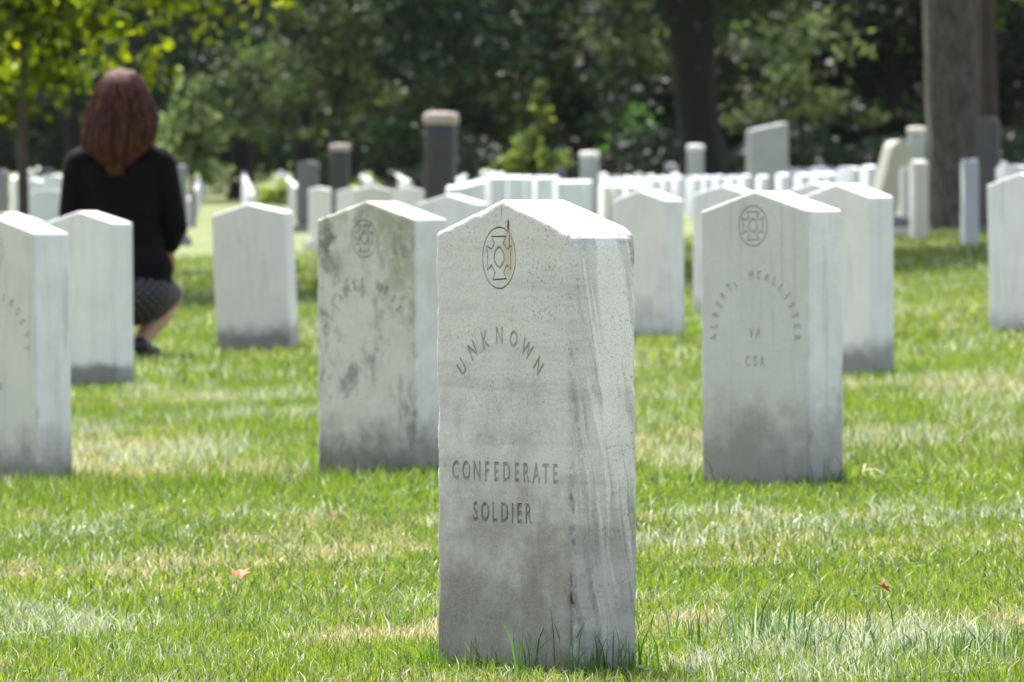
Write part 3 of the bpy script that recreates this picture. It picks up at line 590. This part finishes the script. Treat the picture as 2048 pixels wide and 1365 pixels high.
tree('vine_shrub', 'green climbing shrub in the dark gap left of the black trunk', 1272, 195,
     [(.0, 0, -.1), (.1, 0, .9), (-.1, 0, 1.7)], [.07, .06, .04], [(0, 0, 1.5), (-.5, 0, 1.1), (.4, 0, 1.2)], [(.6, .5, .55), (.35, .4, .5), (.35, .4, .5)], 420, .16, [(.025, .06, .016), (.04, .085, .02)], 34, simple('vine_stem', (.12, .25, .05), .8), limbs=7, cat='shrub')
for px, D, w_, h_, lab in ((728, 185, .34, .42, 'small yellow green bush between the two dark pillars'), (566, 190, .5, .35, 'low bright green bush left of the dark slab'), (470, 230, .9, .45, 'dull olive shrub low at the far lawn\'s edge')):
    tree('bush', lab, px, D, [(0, 0, -.05), (0, 0, h_ * .7)], [.03, .02], [(0, 0, h_), (w_ * .4, 0, h_ * .8), (-w_ * .4, 0, h_ * .8)], [(w_, w_, h_ * .8)] * 3, 900, .10, [(.20, .27, .04), (.15, .22, .03)] if px != 470 else [(.10, .13, .05), (.08, .12, .04)], 30, B_dark, limbs=4, cat='bush')
tree('young_tree', 'feathery light green young tree right of the woman', 385, 130, [(0, 0, -.1), (0, 0, 1.0), (0, 0, 2.0)], [.05, .04, .02],
     [(-.1, 0, 1.45), (-.5, 0, 1.0), (.25, 0, 1.0), (0, 0, 2.1)], [(.65, .6, .5), (.4, .4, .4), (.35, .35, .35), (.4, .4, .4)], 1500, .13, [(.10, .145, .055), (.07, .11, .04), (.15, .19, .08)], 46, B_thin, limbs=8)
# the dark park trees behind, each with its own trunk and crown
spec = [(-40, 215, 6, 2.0, 'at the far left edge'), (150, 235, 7, 2.3, 'behind the woman'), (330, 250, 7, 2.0, 'above the woman\'s right shoulder'), (480, 215, 5.5, 2.2, 'left of the dark slab'), (606, 205, 6, 1.6, 'whose trunk shows above the dark slab'),
        (760, 240, 7, 1.7, 'between the two dark pillars'), (900, 225, 7, 1.6, 'behind the tall dark pillar'), (1010, 250, 6.5, 1.7, 'left of the olive sapling'), (1150, 215, 6, 1.9, 'right of the olive sapling'), (1300, 240, 7, 1.5, 'just left of the black trunk'),
        (1530, 205, 6, 1.5, 'behind the slanting monument'), (1660, 225, 7, 1.3, 'between the monument and the leaning stone'), (1790, 200, 6.5, 1.3, 'left of the broad grey trunk'), (2010, 205, 7, 1.2, 'right of the broad grey trunk'), (2120, 235, 7, 1.4, 'at the far right edge'),
        (700, 300, 8, 1.2, 'far back above the yellow green bush'), (1080, 310, 8, 1.0, 'far back behind the sapling'), (1450, 300, 8, 1.0, 'far back behind the black trunk'), (250, 320, 8, 1.4, 'far back behind the woman\'s hair'), (1850, 300, 8, 1.0, 'far back beyond the column')]
for i, (px, D, rr, z0, where) in enumerate(spec):
    z0 = z0 - (1.1 if px > 640 else .3); zc = z0 + rr * .62; r2 = random.Random(i)
    cs = [(0, 0, zc + 1), (-rr * .45, -1, zc), (rr * .45, -1, zc + .3), (0, 1.5, zc - .2)] + [(r2.uniform(-rr * .6, rr * .6), r2.uniform(-3, 0), z0 + r2.uniform(.4, 1.6)) for _ in range(4)]
    rs = [(rr * .8, rr * .7, rr * .6), (rr * .55, rr * .5, rr * .5), (rr * .55, rr * .5, rr * .45), (rr * .6, rr * .5, rr * .5)] + [(r2.uniform(.9, 2.4), 1.6, r2.uniform(.5, 1.0)) for _ in range(4)]
    lift = 1.15 if px < 560 else .7 if px < 1150 else .42  # leaf colour scaled down rightward, deeper shade painted in
    gpal = [GREEN, [(.018, .042, .022), (.026, .05, .024), (.02, .045, .026)], [(.034, .055, .014), (.05, .08, .02), (.085, .12, .035)]][i % 3]  # third palette brighter, sunlit branches painted as leaf colour
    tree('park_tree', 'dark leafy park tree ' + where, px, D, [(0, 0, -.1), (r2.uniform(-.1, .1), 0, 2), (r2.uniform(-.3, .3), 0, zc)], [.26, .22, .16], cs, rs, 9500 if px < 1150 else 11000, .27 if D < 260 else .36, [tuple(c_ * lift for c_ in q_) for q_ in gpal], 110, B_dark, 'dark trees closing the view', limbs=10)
for px, D, w_, z_, lab in ((665, 150, 1.3, 2.4, 'loose sunlit tree with pale leaves above the shorter capped pillar'), (1600, 165, 1.6, 1.9, 'loose olive tree lit by sun right of the slanting monument'), (500, 175, 1.2, 2.0, 'grey green airy tree above the lone leaning headstone'), (1225, 160, 1.2, 3.2, 'airy tree with pale lit leaves left of the black trunk')):
    tree('airy_tree', lab, px, D, [(0, 0, -.1), (.05, 0, 1.2), (0, 0, z_ + .5)], [.06, .05, .03], [(0, 0, z_ + .2), (-w_ * .6, 0, z_ - .3), (w_ * .6, 0, z_ - .2), (0, 0, z_ + 1.3)], [(w_ * .8, w_, .6), (w_ * .5, w_ * .6, .4), (w_ * .5, w_ * .6, .45), (w_ * .9, w_, .6)], 1500, .15, [(.045, .07, .022), (.065, .09, .03), (.02, .035, .015)], 60, B_dark, limbs=9)
# trees standing outside the picture whose crowns arch over it and shade the turf
for (x_, D_, cx, rx, ry, lab) in ((8.5, 59, -6.0, 7.0, 6.0, 'spreading shade tree arching over the lawn from beyond the right picture edge'), (-10.5, 52.3, 8.0, 6.0, 3.3, 'spreading shade tree arching over the lawn from beyond the left picture edge')):
    tree('overhanging_tree', lab, 0, D_, [(0, 0, -.1), (0, 0, 2.5), (cx * .15, 0, 5)], [.3, .26, .2], [(cx, 0, 6.2), (cx * .4, 0, 6.8), (cx * 1.1, .5, 5.6)], [(rx, ry, 1.6), (rx * .7, ry, 1.8), (rx * .7, ry * .8, 1.3)], 44000, .17, GREEN, 260, B_dark, x=x_, limbs=16)
# far wood, one mass
n = 26000; X = rng.uniform(PX(650, 200), 22, n); Yw = rng.uniform(188, 206, n); Z = rng.random(n) * (.4 + 1.2 * vn(X, Yw * 0, .9)); p = np.stack([X, Yw, gz(X, Yw) + Z], -1)
nr = rng.normal(size=(n, 3)); nr /= np.linalg.norm(nr, axis=1)[:, None]; t = np.cross(nr, rng.normal(size=(n, 3))); t /= np.linalg.norm(t, axis=1)[:, None]; b = np.cross(nr, t); s_ = (.09 + .10 * rng.random(n))[:, None]
cw = np.array([.006, .012, .006]) * (.5 + 1.2 * vn(X, Z, .8)[:, None])
ug = link('undergrowth', npmesh('undergrowth', np.stack([p - t * s_, p - b * s_ * .7, p + t * s_, p + b * s_ * .7], 1).reshape(-1, 3), np.arange(n * 4), np.full(n, 4), np.repeat(cw, 4, 0)), LM); tag(ug, 'dark low undergrowth along the edge of the trees', 'undergrowth', kind='stuff')
n = 95000; X = rng.uniform(-60, 60, n); Yw = rng.uniform(370, 420, n); top = 14 + 5 * vn(X, Yw * 0, 9)
Z = rng.random(n) ** 1.15 * top; p = np.stack([X, Yw, gz(X, Yw) + Z], -1)
nr = rng.normal(size=(n, 3)); nr /= np.linalg.norm(nr, axis=1)[:, None]; t = np.cross(nr, rng.normal(size=(n, 3))); t /= np.linalg.norm(t, axis=1)[:, None]; b = np.cross(nr, t); s_ = (.35 + .4 * rng.random(n))[:, None]
Vw = np.stack([p - t * s_, p - b * s_ * .7, p + t * s_, p + b * s_ * .7], 1).reshape(-1, 3); cw = np.array([.013, .025, .012]) * (.6 + .8 * vn(X, Z, 3)[:, None]) * np.array([1, 1, 1.0])
wood = link('distant_wood', npmesh('distant_wood', Vw, np.arange(n * 4), np.full(n, 4), np.repeat(cw, 4, 0)), LM); tag(wood, 'dark mass of woodland far behind the cemetery', 'woodland', kind='stuff')

# ---------------------------------------------------------------- the crouching woman, seen from behind
WX, WD = PX(238, 32.5), 32.5; wz = float(gz(WX, WD)) + .022; person = empty('person', (WX, WD, wz)); tag(person, 'woman in a black cardigan and patterned skirt crouching with her back to the camera', 'person')
def skinmat():
    k = NT('skin'); v = k.coord(); k.L(k.mix(k.noise(v, 40), (.40, .22, .155), (.50, .30, .215)), k.p.inputs['Base Color']); k.p.inputs['Roughness'].default_value = .5
    k.p.inputs['Subsurface Weight'].default_value = .1; k.p.inputs['Subsurface Radius'].default_value = (.02, .008, .004); return k.m
b = MB()
b.ell((.01, .02, 1.055), (.074, .092, .108)); b.ell((.01, .045, .985), (.055, .065, .06))                  # skull, jaw
b.caps((.01, .113, 1.045), (.01, .128, 1.02), .010, .013); b.caps((-.005, .104, .985), (.025, .104, .985), .007, .007)   # nose, lips
b.ell((-.066, .02, 1.04), (.010, .018, .03)); b.ell((.086, .02, 1.04), (.010, .018, .03))                      # ears
b.caps((.01, .0, .98), (.01, -.01, .85), .05, .052)
for s in (-1, 1): b.caps((.01, -.01, .85), (.005 + s * .165, .0, .80), .055, .052)
b.ell((.005, .01, .72), (.155, .10, .15)); b.ell((.02, .0, .55), (.125, .09, .14)); b.ell((.045, -.01, .33), (.14, .105, .12))
arms = {1: [(.175, .0, .79), (.228, .015, .54), (.195, .15, .425)], -1: [(-.165, .0, .79), (-.20, .03, .55), (-.13, .21, .45)]}
for s, (sh, el, wr) in arms.items():
    b.caps(sh, el, .047, .038); b.caps(el, wr, .036, .023)
    wr = Vector(wr); fd = Vector((-.1 * s, .9, -.35)).normalized(); sd_ = Vector((1, .12, 0)).normalized(); pc = wr + fd * .055
    for q in (-.024, -.008, .008, .024): b.caps(wr + sd_ * q * .5, pc + sd_ * q + fd * .03, .014, .011, 10)
    for q, ln in zip((-.028, -.0095, .0095, .028), (.060, .072, .066, .052)):      # four fingers bent down over the knee
        k0 = pc + sd_ * q * s + fd * .035; k1 = k0 + fd * ln * .45 + Vector((0, 0, -.006)); k2 = k1 + (fd + Vector((0, 0, -.9))).normalized() * ln * .55
        b.caps(k0, k1, .0088, .008, 10); b.caps(k1, k2, .008, .0065, 10)
    th = wr + fd * .02 - sd_ * s * .02; b.caps(th, th + fd * .035 - sd_ * s * .022, .012, .0095, 10); b.caps(th + fd * .035 - sd_ * s * .022, th + fd * .062 - sd_ * s * .022 + Vector((0, 0, -.012)), .0095, .0075, 10)
legs = {1: [(.11, .02, .27), (.190, .34, .25), (.085, .09, .075), (.115, .215, .028)], -1: [(-.03, .02, .28), (-.05, .40, .36), (-.045, .12, .10), (-.045, .245, .028)]}
for s, (hp_, kn, an, to) in legs.items():
    b.caps(hp_, kn, .085, .056); kv, av = Vector(kn), Vector(an); mid = kv.lerp(av, .38) + Vector((0, -.018, -.01))
    b.caps(kn, mid, .052, .052); b.caps(mid, an, .052, .031); b.caps(an, to, .033, .026); b.caps(Vector(an) + Vector((0, -.02, -.012)), an, .026, .03)
link('body', remeshed(b, 'body', .0045, 4), skinmat(), person)
e = MB(); e.ell((-.018, .100, 1.055), (.011, .010, .009)); e2 = MB(); e2.ell((.038, .100, 1.055), (.011, .010, .009)); em = simple('eye_white', (.7, .7, .68), .2)
link('eye', e.mesh('eye', True), em, person); link('eye', e2.mesh('eye', True), em, person)
c_ = MB()       # cardigan: follows torso and arms to mid forearm
c_.ell((.005, .0, .74), (.178, .115, .13)); c_.ell((.01, .0, .62), (.165, .112, .17)); c_.ell((.025, -.01, .47), (.158, .118, .17)); c_.ell((.05, -.02, .37), (.172, .145, .13)); c_.ell((.06, .05, .36), (.16, .13, .10))
for s in (-1, 1): c_.caps((.01, -.01, .85), (.005 + s * .16, -.0, .80), .070, .064)
for s, (sh, el, wr) in arms.items(): w2 = Vector(el).lerp(Vector(wr), .62); c_.caps(sh, el, .062, .052); c_.caps(el, w2, .050, .038)
for i in range(7): a = i * .9; c_.caps((.05 + .15 * math.cos(a), -.02 + .12 * math.sin(a), .32), (.03 + .13 * math.cos(a + .3), .11 * math.sin(a + .3), .52), .02, .012, 8)
k = NT('black_knit'); v = k.coord(); k.L(k.mix(k.noise(v, 8, 4), (.002, .002, .003), (.008, .006, .009)), k.p.inputs['Base Color']); k.p.inputs['Roughness'].default_value = .9
k.p.inputs['Specular IOR Level'].default_value = .12; k.p.inputs['Sheen Weight'].default_value = .012; k.bump(k.noise(v, 18, 4, .5, .6), .6, .02)
link('cardigan', remeshed(c_, 'cardigan', .007, 8), k.m, person)
s2 = MB()       # skirt stretched over hips and thighs
s2.ell((.045, -.03, .27), (.172, .15, .130)); s2.ell((.09, .04, .265), (.14, .14, .12)); s2.caps((.12, .04, .27), (.180, .32, .262), .105, .064); s2.caps((-.02, .04, .26), (-.04, .34, .33), .115, .085); s2.ell((.07, .18, .29), (.15, .14, .09)); s2.ell((.05, .0, .21), (.12, .12, .075))
k = NT('patterned_skirt'); tc = k.a('ShaderNodeTexCoord'); sp = k.a('ShaderNodeSeparateXYZ'); k.L(tc.outputs['Object'], sp.inputs[0])
u1 = k.math('ADD', k.math('MULTIPLY', sp.outputs[0], 1.0), k.math('MULTIPLY', sp.outputs[2], 1.35)); u2 = k.math('SUBTRACT', sp.outputs[0], k.math('MULTIPLY', sp.outputs[2], 1.35))
u1 = k.math('ADD', u1, k.math('MULTIPLY', sp.outputs[1], .5)); u2 = k.math('ADD', u2, k.math('MULTIPLY', sp.outputs[1], .5))
ln = lambda u: k.ramp(k.math('ABSOLUTE', k.math('SINE', k.math('MULTIPLY', u, math.pi / .046))), .0, .15, 1, 0)
pt = k.math('MAXIMUM', ln(u1), ln(u2)); k.L(k.mix(k.math('MULTIPLY', pt, .8), (.003, .003, .006), (.33, .34, .38)), k.p.inputs['Base Color']); k.p.inputs['Roughness'].default_value = .8
link('skirt', remeshed(s2, 'skirt', .007, 8), k.m, person)
h = MB(); rings = []      # hair mass, rings from the bottom tip to the crown
for z_, x0, x1, yc, ry in ((.745, -.03, .02, -.130, .010), (.785, -.05, .035, -.126, .018), (.82, -.085, .065, -.112, .034), (.845, -.128, .10, -.09, .06), (.875, -.142, .132, -.065, .085), (.93, -.140, .150, -.045, .105), (.985, -.128, .154, -.03, .113), (1.03, -.112, .132, -.02, .113), (1.08, -.092, .112, -.012, .110), (1.125, -.070, .090, -.005, .098), (1.155, -.046, .070, 0, .073), (1.174, -.022, .045, 0, .045), (1.184, .004, .020, 0, .012)):
    xc, rx = (x0 + x1) / 2, (x1 - x0) / 2; rings.append([(xc + rx * math.cos(t), yc + ry * math.sin(t) * (1 if math.sin(t) < 0 else .62), z_) for t in [2*math.pi*j/28 for j in range(28)]])
h.loft(rings)
for i in range(760):      # locks lying over the mass
    t = random.uniform(math.pi * .92, math.pi * 2.08); rad0 = .03; lock = []; off = random.uniform(-.009, .002) + (random.random() < .10) * .008; wv = random.uniform(0, 6); end = random.choice((4, 3, 3, 3, 2, 2, 1))
    for j in range(len(rings) - 2, end - 1, -1):
        z_, xc, yc = rings[j][0][2], (rings[j][0][0] + rings[j][14][0]) / 2, rings[j][7][1] * 0; rx = (rings[j][0][0] - rings[j][14][0]) / 2; yb = rings[j][21][1]; yf = rings[j][7][1]; ymid = yb + (yf - yb) * .62 / 1.62 * 1.0; ymid = (yb * .62 + yf) / 1.62; ry = ymid - yb
        tt = t + .06 * math.sin(wv + j * .8); lock.append((xc + (rx + off) * math.cos(tt), ymid + (ry + off) * math.sin(tt), z_))
    h.tube(lock, [.0042] * (len(lock) - 1) + [.001], 5)
k = NT('auburn_hair'); v = k.coord(scale=(30, 30, 2.5)); n_ = k.noise(v, 3, 6, .7); k.L(k.mix(k.ramp(n_, .40, .72), (.009, .003, .002), (.165, .050, .026)), k.p.inputs['Base Color'])
k.p.inputs['Roughness'].default_value = .52; k.p.inputs['Specular IOR Level'].default_value = .22; k.bump(n_, .5, .004)
link('hair', h.mesh('hair', True), k.m, person)
shoe = simple('shoe_leather', (.02, .02, .025), .4)
for s, (hp_, kn, an, to) in legs.items():
    m = MB(); an, to = Vector(an), Vector(to); m.caps(an + Vector((0, -.022, -.018)), to + Vector((0, .01, -.002)), .036, .030); m.caps(to + Vector((-.015, .0, -.004)), to + Vector((.015, .01, -.004)), .03, .03); m.caps(an + Vector((0, -.02, -.045)), an + Vector((0, -.01, -.02)), .02, .03)
    link('shoe', remeshed(m, 'shoe', .005, 4), shoe, person)

# ---------------------------------------------------------------- fallen leaves and grass clippings
def fallen(label, px, py, size, col, curl=.5, yaw=0):
    D = F * HC / (py - YH); x = PX(px, D); z = float(gz(x, D)) + .028; out = [(0, -.5), (.18, -.22), (.5, -.3), (.3, .0), (.55, .2), (.22, .22), (0, .55), (-.22, .22), (-.55, .2), (-.3, .0), (-.5, -.3), (-.18, -.22)]
    V = [(0, 0, 0)] + [(a * size, b_ * size, size * curl * (abs(a) * .9 + a * .35 + .5 * b_ * abs(b_))) for a, b_ in out]; f = [(0, i, i % 12 + 1) for i in range(1, 13)]
    me = bpy.data.meshes.new('leaf'); me.from_pydata(V, [], f); me.update(); kk = simple('dry_leaf', col, .6, 60, .3); o = link('fallen_leaf', me, kk); o.location = (x, D, z); o.rotation_euler = (R(20), R(5), R(yaw))
    sm = o.modifiers.new('t', 'SOLIDIFY'); sm.thickness = .0006; tag(o, label, 'leaf', 'dry leaves fallen on the lawn')
fallen('curled orange leaf on the grass left of the nearest stone', 480, 1143, .031, (.38, .10, .02), .55, 10)
fallen('tiny dark brown leaf in the grass under the algae-stained stone', 666, 1018, .018, (.20, .07, .03), .9, 40)
fallen('tiny pinkish orange leaf near the left picture edge', 40, 1123, .016, (.55, .24, .12), .7, 70)
fallen('small rust brown leaf in the grass at lower right', 1768, 1212, .024, (.30, .13, .05), .8, 100)
def twig(label, p0, p1):
    P = []
    for px, py in (p0, p1): D = F * HC / (py - YH); P.append(Vector((PX(px, D), D, float(gz(PX(px, D), D)) + .03)))
    m = MB(); md = P[0].lerp(P[1], .5) + Vector((0, 0, .008)); root = P[0]; m.tube([p - root for p in (P[0], md, P[1])], [.0012, .001, .0005], 6); o = link('straw_stalk', m.mesh('straw', True), simple('dry_straw', (.62, .55, .40), .7)); o.location = root; tag(o, label, 'straw', 'dead straw stalks')
twig('pale dead stalk lying right of the VA CSA stone', (1728, 962), (1775, 975)); twig('short pale straw beside the longer dead stalk', (1726, 968), (1734, 950)); 

# ---------------------------------------------------------------- uncut grass round the stone feet, tall tufts, then link the lawn
for (x, D, yaw, W, T) in STONES:
    if D > 36: continue
    n = int(420 * (10.4 / D)); a = rng.random(n) * 2 * np.pi; u = np.clip(np.cos(a) * 1.5, -1, 1) * (W/2 + .012); v_ = np.clip(np.sin(a) * 1.5, -1, 1) * (T/2 + .012)
    ya = R(-yaw); gx = x + u * math.cos(ya) - v_ * math.sin(ya) + rng.normal(0, .006, n); gy = D + u * math.sin(ya) + v_ * math.cos(ya) + rng.normal(0, .006, n)
    cs = np.array([(.05, .13, .02), (.09, .20, .03), (.14, .25, .04)])[rng.integers(0, 3, n)] * (.7 + .6 * rng.random((n, 1)))
    hh = (.014 + .040 * rng.random(n) ** 2) * (1 + .6 * (vn(gx, gy, .05) > .6)); grass_parts.append(grass(gx, gy, hh, np.full(n, .0025 * max(1, D / 13)), .5, 2, cs))
tufts(.05, 10.33, .05, .01, 34, .05, .10, [(.04, .12, .02), (.06, .16, .03)], .003, .5)
for px, py, n_, h0, h1 in ((1560, 1290, 110, .04, .115), (1520, 1260, 70, .03, .08), (1640, 1300, 80, .04, .09), (1700, 1310, 90, .03, .07), (1860, 1310, 100, .03, .06), (1990, 1330, 120, .03, .07), (1450, 1270, 60, .03, .07), (1620, 1120, 60, .02, .06), (780, 1240, 80, .02, .05), (560, 1200, 80, .02, .05), (330, 1200, 80, .02, .05), (80, 1190, 80, .02, .05)):
    D = F * HC / (py - YH); tufts(PX(px, D), D, .07, .10, int(n_ * .6), h0 * .7, h1 * .8, [(.04, .10, .03), (.07, .15, .035), (.10, .18, .06), (.30, .36, .25)])
# clover and small broad weeds between the blades
n = 9000; y = 9.6 + 8 * rng.random(n) ** 1.3; x = (rng.random(n) * 2 - 1) * (.064 * y + .4); kp = (vn(x * 1.3, y, .16, 41) > .66) | (rng.random(n) < .03); x, y = x[kp], y[kp]; n = len(x)
pz = np.stack([x, y, gz(x, y) + .010 + .012 * rng.random(n)], -1); q = rng.random(n) * 6.28; r_ = (.004 + .005 * rng.random(n))[:, None]
d1 = np.stack([np.cos(q), np.sin(q), .35 * (rng.random(n) - .5)], -1) * r_; d2 = np.stack([-np.sin(q), np.cos(q), .5 * (rng.random(n) - .3)], -1) * r_ * .85
grass_parts.append((np.stack([pz - d1, pz - d2, pz + d1, pz + d2], 1).reshape(-1, 3), np.arange(n * 4), np.full(n, 4), np.repeat(np.array([.06, .14, .03]) * (.7 + .8 * rng.random((n, 1))), 4, 0)))
V, l, c, k_ = join(grass_parts); GM = leafmat('grass_blade', .42, .30)
gr = link('grass', npmesh('grass', V, l, c, k_), GM); tag(gr, 'short mown lawn grass, green with straw coloured patches', 'grass', kind='stuff')
print('grass blades', len(c))

# ---------------------------------------------------------------- summer haze over the far lawn
hz = MB().box(-130, 130, -45, 520, -2.5, 42); hk = bpy.data.materials.new('haze_air'); hk.use_nodes = True; hn = hk.node_tree; hn.nodes.remove(hn.nodes['Principled BSDF'])
pv = hn.nodes.new('ShaderNodeVolumePrincipled'); pv.inputs['Color'].default_value = (.80, .92, .96, 1); pv.inputs['Density'].default_value = .000028; pv.inputs['Anisotropy'].default_value = .3
hn.links.new(pv.outputs[0], hn.nodes['Material Output'].inputs['Volume']); tag(link('haze', hz.mesh('haze'), hk), 'thin blue summer haze between the far trees', 'haze', kind='stuff')
